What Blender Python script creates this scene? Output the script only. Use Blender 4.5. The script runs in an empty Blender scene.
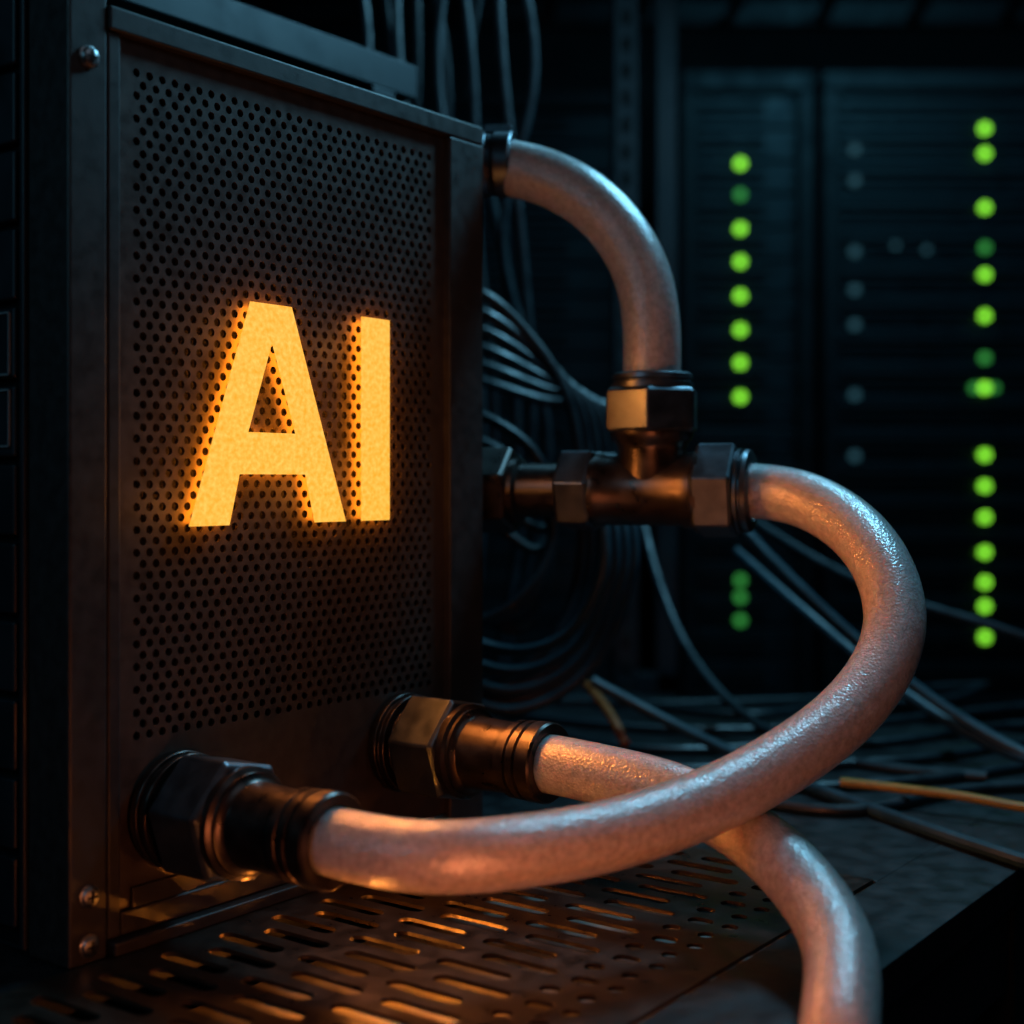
import bpy, bmesh, math, random
from mathutils import Vector, Matrix
random.seed(7)
H=1.15
sc=bpy.context.scene
sc.view_settings.view_transform='Standard'
sc.view_settings.look='None'

# ---------------------------------------------------------------- materials
def nt(name):
    m=bpy.data.materials.new(name); m.use_nodes=True
    return m,m.node_tree,m.node_tree.nodes['Principled BSDF']
def mat(name,col,rough=.5,metal=0.,nscale=60,var=.25,bump=.1,rvar=.12,bscale=None,dist=.002,coat=0,sss=0,spec=.5):
    m,t,b=nt(name); N=t.nodes; L=t.links
    tc=N.new('ShaderNodeTexCoord')
    n=N.new('ShaderNodeTexNoise'); n.inputs['Scale'].default_value=nscale; n.inputs['Detail'].default_value=6
    L.new(tc.outputs['Object'],n.inputs['Vector'])
    r=N.new('ShaderNodeValToRGB')
    c=Vector(col)
    r.color_ramp.elements[0].position=.3; r.color_ramp.elements[1].position=.7
    r.color_ramp.elements[0].color=(*(c*(1-var)),1); r.color_ramp.elements[1].color=(*(c*(1+var)),1)
    L.new(n.outputs['Fac'],r.inputs['Fac']); L.new(r.outputs['Color'],b.inputs['Base Color'])
    mr=N.new('ShaderNodeMapRange'); mr.inputs['From Min'].default_value=.3; mr.inputs['From Max'].default_value=.7
    mr.inputs['To Min'].default_value=max(.03,rough-rvar); mr.inputs['To Max'].default_value=min(1,rough+rvar)
    L.new(n.outputs['Fac'],mr.inputs['Value']); L.new(mr.outputs['Result'],b.inputs['Roughness'])
    b.inputs['Metallic'].default_value=metal
    b.inputs['Specular IOR Level'].default_value=spec
    if coat: b.inputs['Coat Weight'].default_value=coat; b.inputs['Coat Roughness'].default_value=.2
    if bump:
        n2=N.new('ShaderNodeTexNoise'); n2.inputs['Scale'].default_value=bscale or nscale*3; n2.inputs['Detail'].default_value=4
        L.new(tc.outputs['Object'],n2.inputs['Vector'])
        bp=N.new('ShaderNodeBump'); bp.inputs['Strength'].default_value=bump; bp.inputs['Distance'].default_value=dist
        L.new(n2.outputs['Fac'],bp.inputs['Height']); L.new(bp.outputs['Normal'],b.inputs['Normal'])
    return m
def emit(name,col,s,mottle=0,base=(.02,.02,.02)):
    m,t,b=nt(name)
    b.inputs['Base Color'].default_value=(*base,1); b.inputs['Roughness'].default_value=.6
    b.inputs['Emission Color'].default_value=(*col,1); b.inputs['Emission Strength'].default_value=s
    if mottle:
        N=t.nodes; L=t.links
        tc=N.new('ShaderNodeTexCoord'); n=N.new('ShaderNodeTexNoise'); n.inputs['Scale'].default_value=230; n.inputs['Detail'].default_value=7
        L.new(tc.outputs['Object'],n.inputs['Vector'])
        r=N.new('ShaderNodeValToRGB'); r.color_ramp.elements[0].position=.30; r.color_ramp.elements[1].position=.70
        c=Vector(col); r.color_ramp.elements[0].color=(c[0]*.97,c[1]*.80,c[2]*.4,1); r.color_ramp.elements[1].color=(c[0],c[1]*1.2,c[2]*2.4,1)
        L.new(n.outputs['Fac'],r.inputs['Fac']); L.new(r.outputs['Color'],b.inputs['Emission Color'])
    return m
M_ch =mat('chassis_powdercoat',(.025,.023,.023),.48,.3,90,.2,.2,.08,700,.0006)
M_per=mat('perforated_steel',(.052,.042,.037),.44,.4,90,.2,.2,.08,700,.0005)
M_in =mat('chassis_interior',(.002,.002,.002),.9,0,20,.2,0)
M_tray=mat('duct_tray_steel',(.22,.20,.18),.5,.2,30,.3,.1)
M_gun=mat('gunmetal_fitting',(.10,.12,.14),.36,.92,60,.2,.15,.06,300,.0005)
M_blk=mat('blackened_brass',(.066,.056,.052),.33,.94,60,.2,.15,.08,300,.0005)
M_scr=mat('screw_steel',(.25,.26,.27),.35,1,200,.2,.1)
M_line=mat('port_outline_paint',(.16,.19,.20),.6,0,200,.2,0)
M_bench=mat('bench_top_metal',(.013,.015,.017),.45,.3,40,.3,.15,.12,300,.0008)
M_vent=mat('vent_grille_metal',(.036,.026,.020),.36,.5,50,.3,.15,.1,300,.0008)
M_rack=mat('rack_metal',(.009,.015,.020),.5,.3,20,.2,.05)
M_unit=mat('server_unit_plastic',(.011,.026,.036),.45,.2,20,.3,.05)
M_cab=mat('cable_jacket_dark',(.010,.018,.024),.42,0,40,.2,.05)
M_cab2=mat('cable_jacket_blue',(.016,.045,.062),.42,0,40,.2,.05)
M_cabY=mat('cable_jacket_yellow',(.32,.18,.012),.45,0,40,.15,.05)
M_cabO=mat('cable_jacket_orange',(.32,.09,.015),.45,0,40,.15,.05)
M_wall=mat('wall_paint_dark',(.010,.016,.02),.8,0,8,.2,.1)
M_floor=mat('floor_tile_dark',(.02,.022,.025),.4,0,6,.3,.05)
M_letter=emit('letter_diffuser',(1,.46,.040),1.15,1)
M_halo=emit('letter_backlight',(1,.24,.010),30.0)
M_led=emit('led_green',(.23,.80,.035),2.3)
M_ledD=emit('led_green_dim',(.03,.24,.04),1.6)
M_ledW=emit('led_cool_dim',(.08,.25,.33),.3)

def hose_material():
    m,t,b=nt('frosted_silicone_hose'); N=t.nodes; L=t.links
    tc=N.new('ShaderNodeTexCoord')
    n=N.new('ShaderNodeTexNoise'); n.inputs['Scale'].default_value=170; n.inputs['Detail'].default_value=8; n.inputs['Roughness'].default_value=.7
    L.new(tc.outputs['Object'],n.inputs['Vector'])
    r=N.new('ShaderNodeValToRGB'); r.color_ramp.elements[0].position=.36; r.color_ramp.elements[1].position=.66
    r.color_ramp.elements[0].color=(.36,.335,.335,1); r.color_ramp.elements[1].color=(.60,.57,.57,1)
    L.new(n.outputs['Fac'],r.inputs['Fac']); L.new(r.outputs['Color'],b.inputs['Base Color'])
    v=N.new('ShaderNodeTexVoronoi'); v.inputs['Scale'].default_value=400
    n3=N.new('ShaderNodeTexNoise'); n3.inputs['Scale'].default_value=520; n3.inputs['Detail'].default_value=4
    L.new(tc.outputs['Object'],v.inputs['Vector']); L.new(tc.outputs['Object'],n3.inputs['Vector'])
    ad=N.new('ShaderNodeMath'); ad.operation='ADD'; L.new(v.outputs['Distance'],ad.inputs[0]); L.new(n3.outputs['Fac'],ad.inputs[1])
    bp=N.new('ShaderNodeBump'); bp.inputs['Strength'].default_value=.45; bp.inputs['Distance'].default_value=.0010
    L.new(ad.outputs[0],bp.inputs['Height']); L.new(bp.outputs['Normal'],b.inputs['Normal']); L.new(bp.outputs['Normal'],b.inputs['Coat Normal'])
    b.inputs['Roughness'].default_value=.32
    b.inputs['IOR'].default_value=1.5
    b.inputs['Specular IOR Level'].default_value=.8
    b.inputs['Transmission Weight'].default_value=.12
    b.inputs['Subsurface Weight'].default_value=.7; b.inputs['Subsurface Radius'].default_value=(1,.45,.32); b.inputs['Subsurface Scale'].default_value=.024
    b.inputs['Coat Weight'].default_value=.9; b.inputs['Coat Roughness'].default_value=.16
    return m
M_hose=hose_material()

# ---------------------------------------------------------------- helpers
def empty(name,loc=(0,0,0),rz=0):
    e=bpy.data.objects.new(name,None); e.empty_display_size=.05
    e.location=loc; e.rotation_euler=(0,0,rz); sc.collection.objects.link(e); return e
def finish(name,me,mats,parent=None,smooth=False,bevel=0,seg=2):
    o=bpy.data.objects.new(name,me); sc.collection.objects.link(o)
    for m in mats: me.materials.append(m)
    if parent: o.parent=parent
    if smooth:
        for p in me.polygons: p.use_smooth=True
    if bevel:
        b=o.modifiers.new('bevel','BEVEL'); b.width=bevel; b.segments=seg; b.limit_method='ANGLE'; b.angle_limit=math.radians(40)
    return o
class MB:
    def __init__(s): s.v=[];s.f=[];s.m=[]
    def box(s,lo,hi,mi=0):
        b=len(s.v)
        for z in (lo[2],hi[2]):
            for x,y in ((lo[0],lo[1]),(hi[0],lo[1]),(hi[0],hi[1]),(lo[0],hi[1])): s.v.append((x,y,z))
        for f in ((0,3,2,1),(4,5,6,7),(0,1,5,4),(1,2,6,5),(2,3,7,6),(3,0,4,7)):
            s.f.append([b+i for i in f]); s.m.append(mi)
    def lathe(s,o,ax,prof,seg=48,mi=0,rot=0,cap=True):
        ax=Vector(ax).normalized(); o=Vector(o)
        up=Vector((0,0,1)) if abs(ax.z)<.9 else Vector((1,0,0))
        u=ax.cross(up).normalized(); w=u.cross(ax).normalized()
        b=len(s.v)
        for (d,r) in prof:
            for k in range(seg):
                a=2*math.pi*k/seg+rot
                s.v.append(tuple(o+ax*d+u*(r*math.cos(a))+w*(r*math.sin(a))))
        for i in range(len(prof)-1):
            for k in range(seg):
                k2=(k+1)%seg
                s.f.append([b+i*seg+k,b+i*seg+k2,b+(i+1)*seg+k2,b+(i+1)*seg+k]); s.m.append(mi)
        if cap:
            s.f.append([b+k for k in range(seg)][::-1]); s.m.append(mi)
            e=b+(len(prof)-1)*seg
            s.f.append([e+k for k in range(seg)]); s.m.append(mi)
    def make(s,name,mats,parent=None,smooth=False,bevel=0,seg=2):
        me=bpy.data.meshes.new(name); me.from_pydata(s.v,[],s.f)
        me.update()
        for p,mi in zip(me.polygons,s.m): p.material_index=mi
        bm=bmesh.new(); bm.from_mesh(me); bmesh.ops.recalc_face_normals(bm,faces=bm.faces); bm.to_mesh(me); bm.free()
        o=finish(name,me,mats,parent,smooth,bevel,seg)
        if smooth:
            try: me.set_sharp_from_angle(angle=math.radians(35))
            except Exception: pass
        return o
def box(name,lo,hi,m,parent=None,bevel=.0015):
    b=MB(); b.box(lo,hi); return b.make(name,[m],parent,False,bevel)
def cr(pts,n):
    P=[Vector(p) for p in pts]; P=[P[0]*2-P[1]]+P+[P[-1]*2-P[-2]]
    out=[]
    for i in range(1,len(P)-2):
        p0,p1,p2,p3=P[i-1:i+3]
        t0=0;t1=max((p1-p0).length**.5,1e-4);t2=t1+max((p2-p1).length**.5,1e-4);t3=t2+max((p3-p2).length**.5,1e-4)
        for k in range(n):
            t=t1+(t2-t1)*k/n
            A1=p0*((t1-t)/(t1-t0))+p1*((t-t0)/(t1-t0)); A2=p1*((t2-t)/(t2-t1))+p2*((t-t1)/(t2-t1)); A3=p2*((t3-t)/(t3-t2))+p3*((t-t2)/(t3-t2))
            B1=A1*((t2-t)/(t2-t0))+A2*((t-t0)/(t2-t0)); B2=A2*((t3-t)/(t3-t1))+A3*((t-t1)/(t3-t1))
            out.append(B1*((t2-t)/(t2-t1))+B2*((t-t1)/(t2-t1)))
    out.append(P[-2]); return out
def smooth_path(Q,it):
    for _ in range(it):
        Q=[Q[0]]+[(Q[i-1]+Q[i]*2+Q[i+1])/4 for i in range(1,len(Q)-1)]+[Q[-1]]
    return Q
def tube_into(mb,pts,r0,r1=None,seg=12,n=8,mi=0,sm=4):
    r1=r1 or r0
    Q=smooth_path(cr(pts,n),sm); T=[(Q[min(i+1,len(Q)-1)]-Q[max(i-1,0)]).normalized() for i in range(len(Q))]
    nrm=T[0].orthogonal().normalized(); b=len(mb.v)
    for i,q in enumerate(Q):
        nrm=(nrm-T[i]*nrm.dot(T[i])).normalized(); bi=T[i].cross(nrm); r=r0+(r1-r0)*i/(len(Q)-1)
        for k in range(seg):
            a=2*math.pi*k/seg; mb.v.append(tuple(q+nrm*(r*math.cos(a))+bi*(r*math.sin(a))))
    for i in range(len(Q)-1):
        for k in range(seg):
            k2=(k+1)%seg; mb.f.append([b+i*seg+k,b+i*seg+k2,b+(i+1)*seg+k2,b+(i+1)*seg+k]); mb.m.append(mi)
    mb.f.append([b+k for k in range(seg)]); mb.m.append(mi)
    e=b+(len(Q)-1)*seg; mb.f.append([e+k for k in range(seg)]); mb.m.append(mi)
def cable(name,paths,m,r=.005,parent=None):
    b=MB()
    for p in paths: tube_into(b,[(x,y,z+H) for x,y,z in p],r,seg=10,n=8)
    return b.make(name,[m],parent,True)
def curve2d(name,loops,ext,mats,parent=None):
    cu=bpy.data.curves.new(name,'CURVE'); cu.dimensions='2D'; cu.fill_mode='BOTH'; cu.extrude=ext
    for lp in loops:
        s=cu.splines.new('POLY'); s.points.add(len(lp)-1); s.use_cyclic_u=True
        for i,(x,y) in enumerate(lp): s.points[i].co=(x,y,0,1)
    o=bpy.data.objects.new(name+'_c',cu); sc.collection.objects.link(o)
    dg=bpy.context.evaluated_depsgraph_get(); me=bpy.data.meshes.new_from_object(o.evaluated_get(dg))
    bpy.data.objects.remove(o)
    me.materials.clear()
    return finish(name,me,mats,parent)

# ---------------------------------------------------------------- room
def rb(name,lo,hi,m): return box(name,lo,hi,m,None,0)
rb('floor',(-3,-2.5,-.1),(3.6,6,0),M_floor)
rb('ceiling',(-3,-2.5,3.1),(3.6,6,3.2),M_wall)
rb('wall_back',(-3,6,0),(3.6,6.1,3.1),M_wall)
rb('wall_left',(-3.1,-2.5,0),(-3,6,3.1),M_wall)
rb('wall_right',(3.6,-2.5,0),(3.7,6,3.1),M_wall)
rb('wall_front',(-3,-2.6,0),(3.6,-2.5,3.1),M_wall)

# ---------------------------------------------------------------- bench
RZ=math.atan2(.803,.596)
def frame_empty(name): return empty(name,(-.319,1,H),RZ)
bench=frame_empty('equipment_bench')
zt=-.350; th=.03; BX=1.36
b=MB()
b.box((-.5,-.467,zt-th),(BX,-.379,zt))
b.box((-.5,-.005,zt-th),(BX,.70,zt))
b.box((-.5,-.379,zt-th),(-.16,-.005,zt))
b.box((.56,-.3791,zt-th),(BX,-.0049,zt))
b.make('bench_top',[M_bench],bench,bevel=.001)
b=MB()
b.box((-.16,-.379,zt-.07),(.56,-.005,zt-.06))
b.make('duct_tray',[M_tray],bench)
b=MB()
for t in (-.48,-.1,.3,.7,1.1,1.3):
    b.box((t,-.455,-H),(t+.04,-.415,zt-th))
b.box((-.48,-.45,zt-.12),(BX-.02,-.425,zt-th))
b.box((-.48,-.40,-H),(BX-.02,-.385,zt-.07))
b.box((-.48,.65,-H),(BX-.02,.68,zt-th))
b.make('bench_frame',[M_rack],bench,bevel=.002)
def stadium(cx,cy,L,w,n=6):
    r=w/2; h=max(L/2-r,0); P=[]
    for k in range(n+1):
        a=math.pi*k/n; P.append((cx+r*math.cos(a),cy+h+r*math.sin(a)))
    for k in range(n+1):
        a=math.pi+math.pi*k/n; P.append((cx+r*math.cos(a),cy-h+r*math.sin(a)))
    if h<1e-6: P=P[:n]+P[n+1:-1]
    return P
loops=[[(-.158,-.377),(.558,-.377),(.558,-.007),(-.158,-.007)]]
i=0; t=-.13
while t<.54:
    off=.02 if i%2 else 0
    for n_ in (.085,.17,.255):
        n2=n_-off
        loops.append(stadium(t,-n2,.066,.0145))
    loops.append(stadium(t,-(.312-off*.6),.022,.0145) if i%2==0 else stadium(t,-.302,.016,.014))
    loops.append(stadium(t,-(.338 if i%2==0 else .332),.0135,.0135))
    t+=.0275; i+=1
vp=curve2d('vent_grille',loops,.0015,[M_vent],bench); vp.location=(0,0,zt+.0005)
vb=vp.modifiers.new('bevel','BEVEL'); vb.width=.0006; vb.segments=1; vb.limit_method='ANGLE'; vb.angle_limit=math.radians(50)

# ---------------------------------------------------------------- chassis
ch=frame_empty('server_chassis')
T0,T1=.034,.480; ZB,ZT=-.349,.349
b=MB()
b.box((0.004,.03,ZB+.002),(T1-.007,.62,ZT-.004))
b.make('case_body',[M_in],ch,bevel=.002)
b=MB()
b.box((T1-.006,.0,ZB+.002),(T1,.62,ZT-.004))
b.box((.02,.031,ZT-.004),(T1-.007,.62,ZT))
b.make('case_panels',[M_ch],ch,bevel=.001)
b=MB()
b.box((0,-.004,ZB),(.033,.045,.62))
b.make('rack_post',[M_ch],ch,bevel=.002)
b=MB()
b.box((.004,.045,ZB),(.02,.62,.60),0)
b.box((-.003,.046,-.345),(.004,.052,.60),0)
b.make('rack_side_panel',[M_rack],ch,bevel=.0015)
b=MB()
z=-.33
while z<.5:
    b.box((-.004,.056,z),(.004,.16,z+.052),0); z+=.058
b.make('side_modules',[M_rack],ch,bevel=.002)
def ring_rect(mb,x,y0,y1,z0,z1,w,mi=0):
    mb.box((x-.0015,y0,z0),(x,y1,z0+w),mi); mb.box((x-.0015,y0,z1-w),(x,y1,z1),mi)
    mb.box((x-.0015,y0,z0),(x,y0+w,z1),mi); mb.box((x-.0015,y1-w,z0),(x,y1,z1),mi)
b=MB()
ring_rect(b,-.0045,.060,.10,.078,.125,.0014); ring_rect(b,-.0045,.060,.10,.025,.068,.0014)
b.make('port_outlines',[M_line],ch)
b=MB()
b.box((T0,-.006,ZT-.018),(T1,.03,ZT))
b.box((.428,-.006,ZB+.012),(T1,.03,ZT-.0185))
b.box((T0,-.003,ZB+.012),(.046,.03,ZT-.0185))
b.box((.046,-.003,ZB+.012),(.428,.03,ZB+.03))
b.box((T0,-.012,ZB+.001),(T1+.004,.03,ZB+.0115))
b.make('front_bezel',[M_ch],ch,bevel=.002,seg=3)
b=MB()
b.box((.02,.25,.462),(.68,.29,.502)); b.box((.02,.25,ZT),(.06,.29,.462)); b.box((.60,.25,ZB),(.64,.29,.462)); b.box((.02,.56,.52),(.9,.60,.56)); b.box((.02,.56,ZT),(.06,.60,.52))
b.make('rear_rack_rail',[M_rack],ch,bevel=.002)
# perforated sheet
PX0,PX1,PZ0,PZ1=.058,.412,-.196,.312
b=MB(); px=.0122; pz=.0086; r=.0033; y0=.002; y1=.0045
nx=int((PX1-PX0)/px); nz=int((PZ1-PZ0)/pz)
X0=PX0; 
ang=[math.radians(15+30*k) for k in range(12)]
for j in range(nz):
    zc=PZ0+(j+.5)*pz
    cells=[(X0+(i+.5)*px,px) for i in range(nx)] if j%2==0 else [(X0+(i+1)*px,px) for i in range(nx-1)]
    if j%2==1:
        b.v+= [(X0,y0,zc-pz/2),(X0+px/2,y0,zc-pz/2),(X0+px/2,y0,zc+pz/2),(X0,y0,zc+pz/2)]; q=len(b.v)-4; b.f.append([q,q+1,q+2,q+3])
        xe=X0+nx*px
        b.v+= [(xe-px/2,y0,zc-pz/2),(xe,y0,zc-pz/2),(xe,y0,zc+pz/2),(xe-px/2,y0,zc+pz/2)]; q=len(b.v)-4; b.f.append([q,q+1,q+2,q+3])
    for xc,w in cells:
        s=len(b.v)
        for a in ang:
            c,sn=math.cos(a),math.sin(a)
            k=1/max(abs(c),abs(sn)) 
            ux,uz=c*k,sn*k
            if abs(abs(c)-abs(sn))<1e-3: ux,uz=math.copysign(1,c),math.copysign(1,sn)
            b.v.append((xc+ux*px/2,y0,zc+uz*pz/2))
        for a in ang: b.v.append((xc+r*math.cos(a),y0,zc+r*math.sin(a)))
        for a in ang: b.v.append((xc+r*math.cos(a),y1,zc+r*math.sin(a)))
        for k in range(12):
            k2=(k+1)%12
            b.f.append([s+k,s+k2,s+12+k2,s+12+k])
            b.f.append([s+12+k,s+12+k2,s+24+k2,s+24+k])
XE=X0+nx*px; ZE=PZ0+nz*pz
def quad(x0,x1,z0,z1):
    q=len(b.v); b.v+=[(x0,y0,z0),(x1,y0,z0),(x1,y0,z1),(x0,y0,z1)]; b.f.append([q,q+1,q+2,q+3])
quad(.044,X0,ZB+.02,ZT-.01); quad(XE,.43,ZB+.02,ZT-.01); quad(X0,XE,ZE,ZT-.01); quad(X0,XE,ZB+.02,PZ0)
me=bpy.data.meshes.new('perforated_panel'); me.from_pydata(b.v,[],b.f); me.update()
finish('perforated_panel',me,[M_per],ch)
box('lower_cover_plate',(.058,-.001,-.322),(.12,.0015,-.304),M_ch,ch,.001)
b=MB()
for (t,z) in ((.0165,.306),(.0165,-.300),(.0165,-.336)):
    b.lathe((t,-.004,z),(0,-1,0),[(0,.0085),(.0015,.0085),(.002,.0072),(.004,.0066),(.005,.005)],24,0)
    b.box((t-.0045,-.0098,z-.0007),(t+.0045,-.0088,z+.0007),1); b.box((t-.0007,-.0098,z-.0045),(t+.0007,-.0088,z+.0045),1)
b.make('bezel_screws',[M_scr,M_in],ch,True)

# letters
lt=frame_empty('illuminated_sign_letters')
A=[(.112,-.035),(.153,-.035),(.1637,.0058),(.2382,.0058),(.2491,-.035),(.2874,-.035),(.2218,.1460),(.1755,.1460)]
Ac=[(.1730,.0400),(.2265,.0400),(.1995,.1150)]
I=[(.3075,-.035),(.3448,-.035),(.3448,.1462),(.3075,.1462)]
lf=curve2d('letter_faces',[A,Ac,I],.0004,[M_letter],lt); lf.rotation_euler=(math.pi/2,0,0); lf.location=(-.0034,-.0052,-.0003)
# back-lit plate, inset from the face outline so that only its glow shows
def inset(P,d):
    n=len(P); s=sum(P[i][0]*P[(i+1)%n][1]-P[(i+1)%n][0]*P[i][1] for i in range(n)); sg=1 if s>0 else -1
    out=[]
    for i in range(n):
        p0=Vector(P[i-1]);p1=Vector(P[i]);p2=Vector(P[(i+1)%n])
        e1=(p1-p0).normalized(); e2=(p2-p1).normalized()
        n1=Vector((-e1.y,e1.x))*sg; n2=Vector((-e2.y,e2.x))*sg
        m=(n1+n2).normalized(); k=d/max(m.dot(n1),.3)
        out.append((p1.x+m.x*k,p1.y+m.y*k))
    return out
lb=curve2d('letter_backlight',[inset(A,.0022),inset(Ac,-.0022),inset(I,.0022)],0,[M_halo],lt); lb.rotation_euler=(math.pi/2,0,0); lb.location=(-.0034,-.0047,-.0003)
b=MB()
for (t,z) in ((.135,-.02),(.198,.130),(.262,-.02),(.2,.022),(.322,-.015),(.322,.125)):
    b.lathe((t,.0019,z),(0,-1,0),[(0,.003),(.0064,.003)],10)
b.make('letter_standoffs',[M_in],lt)

# ---------------------------------------------------------------- fittings
def hexp(s0,s1,r):
    c=.004
    return [(s0,r*.93),(s0+c,r),(s1-c,r),(s1,r*.93)]
def bulkhead(name,t,z):
    e=empty(name,(-.319+.596*t,1+.803*t,H+z),RZ)
    ax=(0,-1,0)
    b=MB()
    b.lathe((0,0,0),ax,[(0,.043),(.003,.045),(.009,.045),(.0095,.041),(.012,.041),(.0125,.044),(.018,.044),(.0185,.036),(.03,.036)],56)
    b.make('flange_rings',[M_blk],e,True,.0008)
    b=MB(); b.lathe((0,0,0),ax,hexp(.024,.076,.0495),6,0,math.radians(12)); b.make('hex_nut',[M_gun],e,False,.0022,3)
    b=MB()
    b.lathe((0,0,0),ax,[(.07,.040),(.076,.0415),(.082,.0415),(.084,.038),(.087,.038),(.088,.0345),(.091,.032),(.128,.0305),(.130,.0305)],56)
    b.make('barrel',[M_blk],e,True)
    b=MB()
    p=[(.128,.0305),(.134,.0305),(.136,.0335),(.142,.0335),(.143,.0315),(.145,.0315),(.146,.034),(.152,.034),(.153,.0315),(.154,.0315),(.156,.0345),(.168,.0345),(.170,.033),(.170,.026),(.160,.0235)]
    b.lathe((0,0,0),ax,p,56); b.make('crimp_collar',[M_blk],e,True)
    return e
bulkhead('hose_coupling',.099,-.2524)
bulkhead('hose_coupling',.362,-.2400)

te=empty('tee_pipe_fitting',(.138,1.38,H-.0095),math.atan2(-.34,.94))
b=MB()
b.lathe((0,0,0),(1,0,0),[(-.062,.030),(-.058,.036),(-.05,.0365),(-.046,.0345),(.03,.0345),(.034,.037),(.044,.038),(.046,.042),(.052,.042)],56)
b.lathe((0,0,0),(0,0,1),[(0,.033),(.040,.033),(.046,.035),(.050,.039),(.058,.041),(.062,.041)],56)
b.make('tee_body',[M_blk],te,True)
b=MB(); b.lathe((0,0,0),(0,0,1),hexp(.057,.101,.0495),6,0,math.radians(-9)); b.make('hex_nut_top',[M_gun],te,False,.0022,3)
b=MB(); b.lathe((0,0,0),(0,0,1),[(.099,.038),(.101,.0405),(.106,.0405),(.107,.038),(.108,.038),(.110,.040),(.114,.0395),(.116,.036),(.116,.030),(.11,.028)],56); b.make('collar_top',[M_gun],te,True)
b=MB(); b.lathe((0,0,0),(1,0,0),hexp(.046,.086,.048),6,0,math.radians(15)); b.make('hex_nut_outlet',[M_gun],te,False,.0022,3)
b=MB(); b.lathe((0,0,0),(1,0,0),[(.084,.038),(.087,.041),(.090,.041),(.091,.038),(.0925,.038),(.094,.0405),(.098,.0395),(.100,.036),(.100,.029),(.094,.027)],56); b.make('collar_outlet',[M_gun],te,True)
b=MB(); b.lathe((0,0,0),(1,0,0),hexp(-.092,-.056,.0425),6,0,math.radians(10)); b.make('hex_nut_inlet',[M_gun],te,False,.002,3)
b=MB(); b.lathe((0,0,0),(1,0,0),[(-.27,.026),(-.146,.026),(-.145,.033),(-.137,.033),(-.134,.028),(-.09,.027)],48); b.make('inlet_pipe',[M_blk],te,True)
b=MB(); b.lathe((0,0,0),(1,0,0),hexp(-.190,-.143,.045),6,0,math.radians(20)); b.make('hex_nut_wall',[M_blk],te,False,.002,3)

# ---------------------------------------------------------------- hoses
def hose(name,pts,r0,r1,n=14):
    b=MB(); tube_into(b,[(x,y,z+H) for x,y,z in pts],r0,r1,48,n,0,30)
    return b.make(name,[M_hose],None,True)
hose('coolant_hose',[(-.1275,.9818,-.2524),(-.1135,.9713,-.2526),(-.076,.951,-.2540),(-.0418,.943,-.2535),(-.0081,.95,-.2530),(.0619,.985,-.2515),(.1310,1.03,-.2420),(.1934,1.07,-.2235),(.2640,1.115,-.1890),(.3070,1.15,-.1487),(.3235,1.18,-.1104),(.3205,1.222,-.0686),(.303,1.275,-.0366),(.2733,1.318,-.0165),(.2425,1.342,-.0103),(.2265,1.348,-.0095)],.0240,.0268)
hose('coolant_hose',[(.0240,1.1960,-.24),(.0340,1.1883,-.2405),(.0737,1.159,-.243),(.12,1.130,-.249),(.1640,1.10,-.2624),(.1950,1.06,-.2794),(.2165,1.0,-.2993),(.2215,.945,-.3166),(.2120,.90,-.3336),(.202,.868,-.352),(.192,.84,-.40),(.187,.815,-.5),(.187,.80,-.7),(.19,.79,-.95),(.21,.76,-1.09),(.3,.70,-1.124),(.5,.6,-1.124)],.0248,.0255)
hose('coolant_hose',[(-.105,1.448,.325),(-.0328,1.435,.3239),(-.0123,1.43,.3217),(.0414,1.415,.3050),(.090,1.40,.270),(.1249,1.388,.2171),(.1371,1.381,.1637),(.138,1.38,.112),(.138,1.38,.098)],.0285,.0285)
he=empty('hose_clamp_fitting',(-.0328,1.435,H+.3239),math.atan2(-.013,.0723))
b=MB(); b.lathe((-.07,0,0),(1,0,0),[(0,.031),(.070,.031),(.072,.0340),(.078,.0340),(.080,.0320),(.086,.0320),(.088,.0340),(.104,.0335),(.106,.031),(.106,.0285)],48)
b.box((.006,-.012,.030),(.034,.012,.038)); b.make('clamp_ring',[M_gun],he,True,.001)

# ---------------------------------------------------------------- background racks
def rack(name,x0,x1,y,leds,z1=1.25):
    e=empty(name,(0,0,H)); zf=-H
    b=MB(); w=.045
    for xx in (x0,x1-w): b.box((xx,y-.03,zf),(xx+w,y+.03,z1))
    b.box((x0,y-.03,z1),(x1,y+.7,z1+.06)); b.box((x0,y+.64,zf),(x1,y+.7,z1)); b.box((x0,y,zf),(x0+.012,y+.7,z1)); b.box((x1-.012,y,zf),(x1,y+.7,z1))
    b.box((x0,y-.03,zf),(x1,y+.03,zf+.08))
    b.make('rack_frame',[M_rack],e,bevel=.004)
    b=MB(); z=z1-.107
    while z>zf+.09:
        b.box((x0+w,y+.005,z),(x1-w,y+.6,z+.096),0)
        b.box((x0+w+.02,y-.012,z+.03),(x1-w-.25*(x1-x0),y+.005,z+.042),1); b.box((x0+w+.02,y-.012,z+.06),(x1-w-.25*(x1-x0),y+.005,z+.072),1)
        b.box((x0+w+.004,y-.012,z+.02),(x0+w+.014,y+.005,z+.08),1); b.box((x1-w-.014,y-.012,z+.02),(x1-w-.004,y+.005,z+.08),1)
        z-=.107
    b.make('server_units',[M_unit,M_rack],e,bevel=.003)
    b=MB()
    for (lx,lz,mi,r) in leds:
        b.lathe((lx,y-.004,lz),(0,-1,0),[(0,r),(.010,r),(.012,r*.85)],20,mi)
    if leds: b.make('indicator_leds',[M_led,M_ledD,M_ledW],e)
    return e
s=4.5/1400; R=.0145
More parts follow.
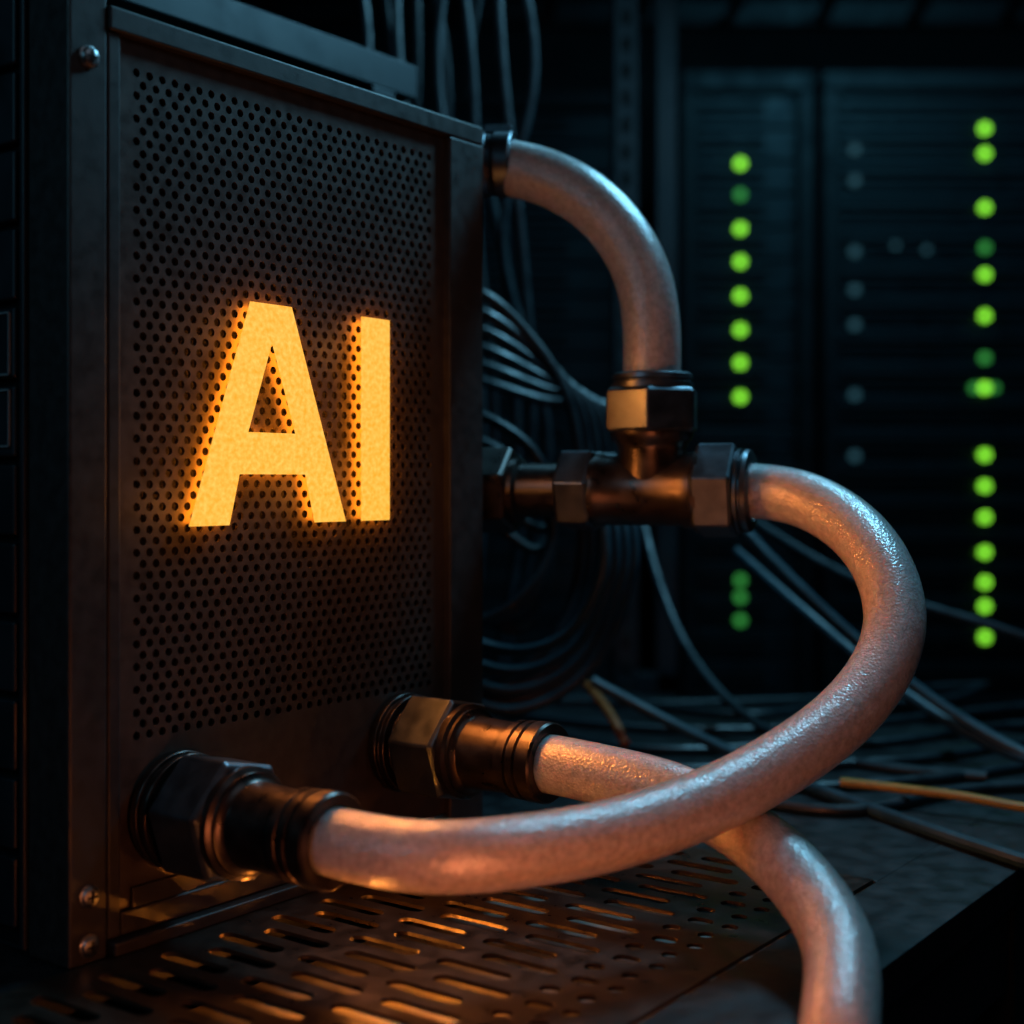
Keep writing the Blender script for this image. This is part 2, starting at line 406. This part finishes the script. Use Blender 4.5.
LA=[(.733,(481-y)*s,0,R) for y in (164,229,262,296,330,363,397)]+[(.733,(481-y)*s,1,R) for y in (195,580,597,620)]
LB=[(1.517,(481-y)*s,0,R) for y in (129,154,208,275,316,388,455,486,517,552,582,606,637)]+[(1.517,(481-y)*s,1,R) for y in (248,358)]+[(1.485,(481-388)*s,1,R*.9),(1.548,(481-388)*s,1,R*.8)]
LW=[(1.10,(481-y)*s,2,R) for y in (150,181,252,290,325,395,456)]+[(1.33,(481-250)*s,2,R*.7),(1.23,(481-246)*s,2,R*.7)]
rack('server_rack',.545,.965,4.5,LA)
rack('server_rack',.995,2.05,4.5,LB+LW)
rack('server_rack',-.30,.42,4.9,[],z1=1.3)
e=empty('overhead_cable_tray',(0,0,H)); b=MB()
b.box((-1.5,4.2,1.5),(3.4,4.25,1.58)); b.box((-1.5,4.6,1.5),(3.4,4.65,1.58))
for k in range(16): b.box((-1.4+k*.3,4.25,1.52),(-1.36+k*.3,4.6,1.54))
b.make('tray_rails',[M_rack],e,bevel=.003)
e=empty('rack_upright',(0,0,H)); b=MB()
b.box((.19,2.6,-H),(.235,2.68,1.9)); b.box((.27,2.62,-H),(.31,2.66,1.9))
for k in range(60): b.box((.205,2.594,-1.1+k*.05),(.22,2.6,-1.075+k*.05),1)
b.box((.19,2.62,-.40),(.31,2.66,-.36)); b.box((.19,2.62,.98),(.31,2.66,1.03))
b.make('upright_posts',[M_rack,M_in],e,bevel=.003)

# ---------------------------------------------------------------- cables
loops=[]
for k in range(6):
    dx=.012*k; Y=1.72+.03*k
    loops.append([(-.22,Y+.08,.22-.01*k),(-.05,Y-.02,.235-.02*k),(.02+dx*.5,Y,.18-.015*k),(.07+dx,Y,.10),(.085+dx,Y,-.02),(.08+dx,Y+.02,-.13),(.04+dx,Y,-.21-.010*k),(-.04,Y,-.25-.010*k),(-.22,Y+.08,-.22)])
for k in range(5):
    Y=1.66+.03*k
    loops.append([(-.14,Y+.05,.10-.03*k),(-.04,Y,.08-.03*k),(.03,Y,.03-.03*k),(.05,Y+.02,-.06),(.02,Y,-.13-.015*k),(-.05,Y,-.17),(-.14,Y+.05,-.15)])
cable('cable_bundle',loops,M_cab,.0068)
loops=[]
for k in range(4):
    Y=1.60+.03*k
    loops.append([(-.09,Y+.02,-.165-.028*k),(.0,Y,-.195-.028*k),(.065+.010*k,Y,-.175-.018*k),(.103+.014*k,Y-.01,-.11),(.106+.013*k,Y,-.05),(.092+.01*k,Y+.05,.03)])
cable('cable_bundle',loops,M_cab2,.0066)
v=[]
for k in range(11):
    x=-.22+.022*k+random.uniform(-.01,.01); Y=2.0+.04*(k%3); o=random.uniform(-.03,.03)
    v.append([(x,Y,1.3),(x+o,Y,.9),(x-o,Y,.6),(x+.04*(k%2)+o,Y,.35),(x+.05,Y,.05),(x+o,Y,-.3),(x,Y,-.335)])
cable('hanging_cables',v,M_cab,.0070)
zs=-.350+.007
cable('floor_cables',[
 [(.30,1.9,-.05),(.36,1.85,-.12),(.45,1.8,-.21),(.55,1.74,-.29),(.64,1.66,-.338),(.72,1.52,zs),(.80,1.45,zs)],
 [(.32,2.0,-.10),(.40,1.9,-.18),(.5,1.8,-.27),(.6,1.7,-.33),(.7,1.6,zs),(.85,1.55,zs)],
 [(.10,1.75,-.25),(.2,1.72,-.30),(.3,1.62,-.336),(.36,1.5,zs),(.42,1.35,zs),(.47,1.24,zs),(.5,1.18,-.345),(.53,1.1,-.40),(.54,1.05,-.6),(.54,1.04,-1.1)],
],M_cab2,.0072)
cable('floor_cables',[
 [(.28,2.1,.0),(.38,2.0,-.08),(.5,1.92,-.15),(.66,1.86,-.20),(.85,1.84,-.27),(1.0,1.8,-.338)],
 [(.19,2.2,.02),(.21,2.1,-.12),(.25,2.0,-.24),(.32,1.85,-.32),(.42,1.7,zs),(.55,1.62,zs)],
],M_cab,.0068)
cs=[]
for k in range(7):
    y=1.5+.12*k; a=random.uniform(-.1,.1)
    cs.append([(-.02+a*.2,y+.1,zs),(.18,y+a,zs),(.34,y-.05,zs),(.5,y+a*.5+.02,zs),(.68,y+.10,zs),(.8,y+.2+a,zs)])
cable('bench_cables',cs,M_cab,.0062)
cable('yellow_patch_cable',[[(.36,1.53,zs+.014),(.41,1.50,zs+.014),(.47,1.46,zs+.014),(.53,1.42,zs+.01),(.60,1.40,zs+.01),(.70,1.40,zs)]],M_cabY,.0050)
cable('orange_patch_cable',[[(.10,1.85,-.27),(.118,1.8,-.288),(.13,1.76,-.305),(.14,1.73,-.325)]],M_cabO,.006)

# ---------------------------------------------------------------- lights
def area(name,loc,tgt,size,col,e,spread=None):
    l=bpy.data.lights.new(name,'AREA'); l.size=size; l.color=col; l.energy=e
    if spread: l.spread=math.radians(spread)
    o=bpy.data.objects.new(name,l); o.location=(loc[0],loc[1],loc[2]+H); sc.collection.objects.link(o)
    d=Vector(tgt)-Vector(loc); o.rotation_euler=d.to_track_quat('-Z','Y').to_euler(); return o
TEAL=(.24,.70,1.0); ORG=(1,.28,.05); RO=(1,.25,.08)
area('teal_hose_fill',(.66,1.78,1.10),(.15,1.38,.15),.28,TEAL,12.5)  # added unseen light, cools the upper hose and tee from above right
area('teal_top_fill',(-.1,2.2,1.3),(.1,1.3,0),.6,TEAL,2.0)  # soft teal fill put in from above, no fixture hangs here
area('cool_front_fill',(.80,.50,.95),(.2,1.2,.0),.6,(.72,.84,1.0),.7)  # extra light added so the fitting facets pick up a cool tone
area('rack_fill',(1.2,3.2,1.7),(1.2,4.5,-.2),.8,(.15,.62,.9),6.5)  # unseen fill put in to lift the racks
area('teal_side_fill',(-1.1,.0,.7),(-.3,1,0),.6,TEAL,2.2)  # weak fill added for the left side of the chassis
area('amber_hose_fill',(.02,.66,-.33),(.15,1.05,-.22),.14,RO,1.0)  # out-of-frame fill added to warm the hose undersides
def lamp(kind,name,t,n,z,e,dirv=None,ang=150,col=ORG):
    l=bpy.data.lights.new(name,kind); l.energy=e; l.color=col; l.shadow_soft_size=0
    if kind=='SPOT': l.spot_size=math.radians(ang); l.spot_blend=.8
    o=bpy.data.objects.new(name,l); o.location=(-.319+.596*t+.803*n,1+.803*t-.596*n,H+z); sc.collection.objects.link(o)
    if dirv: o.rotation_euler=Vector(dirv).to_track_quat('-Z','Y').to_euler()
for k,(t,z) in enumerate(((.15,0),(.2,.12),(.27,-.02),(.33,.1),(.33,-.02))):
    lamp('SPOT','letter_glow_fill',t,.014,z,1.35,(.80,-.42,-.46),140)  # unseen spots added to carry the letters' glow onto hoses and fittings
for (t,z) in ((.14,-.02),(.2,.125),(.2,.05),(.27,-.01),(.326,.0),(.326,.12)):
    lamp('POINT','letter_wash_fill',t,.055,z,.040,col=(1,.36,.07))  # unseen points added in front of the letters to warm the panel
lamp('POINT','grille_glow_fill',.09,.20,-.31,.07)  # unseen point added above the grille for its warm sheen
for (t,n_) in ((.20,.125),(.24,.155),(.16,.10)):
    lamp('POINT','duct_amber_lamp',t,n_,zt-.020,.14,col=(1,.28,.03))

w=bpy.data.worlds.new('room_ambient'); sc.world=w; w.use_nodes=True
w.node_tree.nodes['Background'].inputs[0].default_value=(.10,.42,.6,1); w.node_tree.nodes['Background'].inputs[1].default_value=.01

# ---------------------------------------------------------------- camera
cam=bpy.data.cameras.new('camera'); co=bpy.data.objects.new('camera',cam); sc.collection.objects.link(co)
co.location=(0,0,H); co.rotation_euler=(math.pi/2,0,0)
cam.lens=49.2; cam.sensor_width=36; cam.shift_y=-31/1024; cam.clip_start=.02
cam.dof.use_dof=True; cam.dof.focus_distance=1.16; cam.dof.aperture_fstop=2.7
sc.camera=co
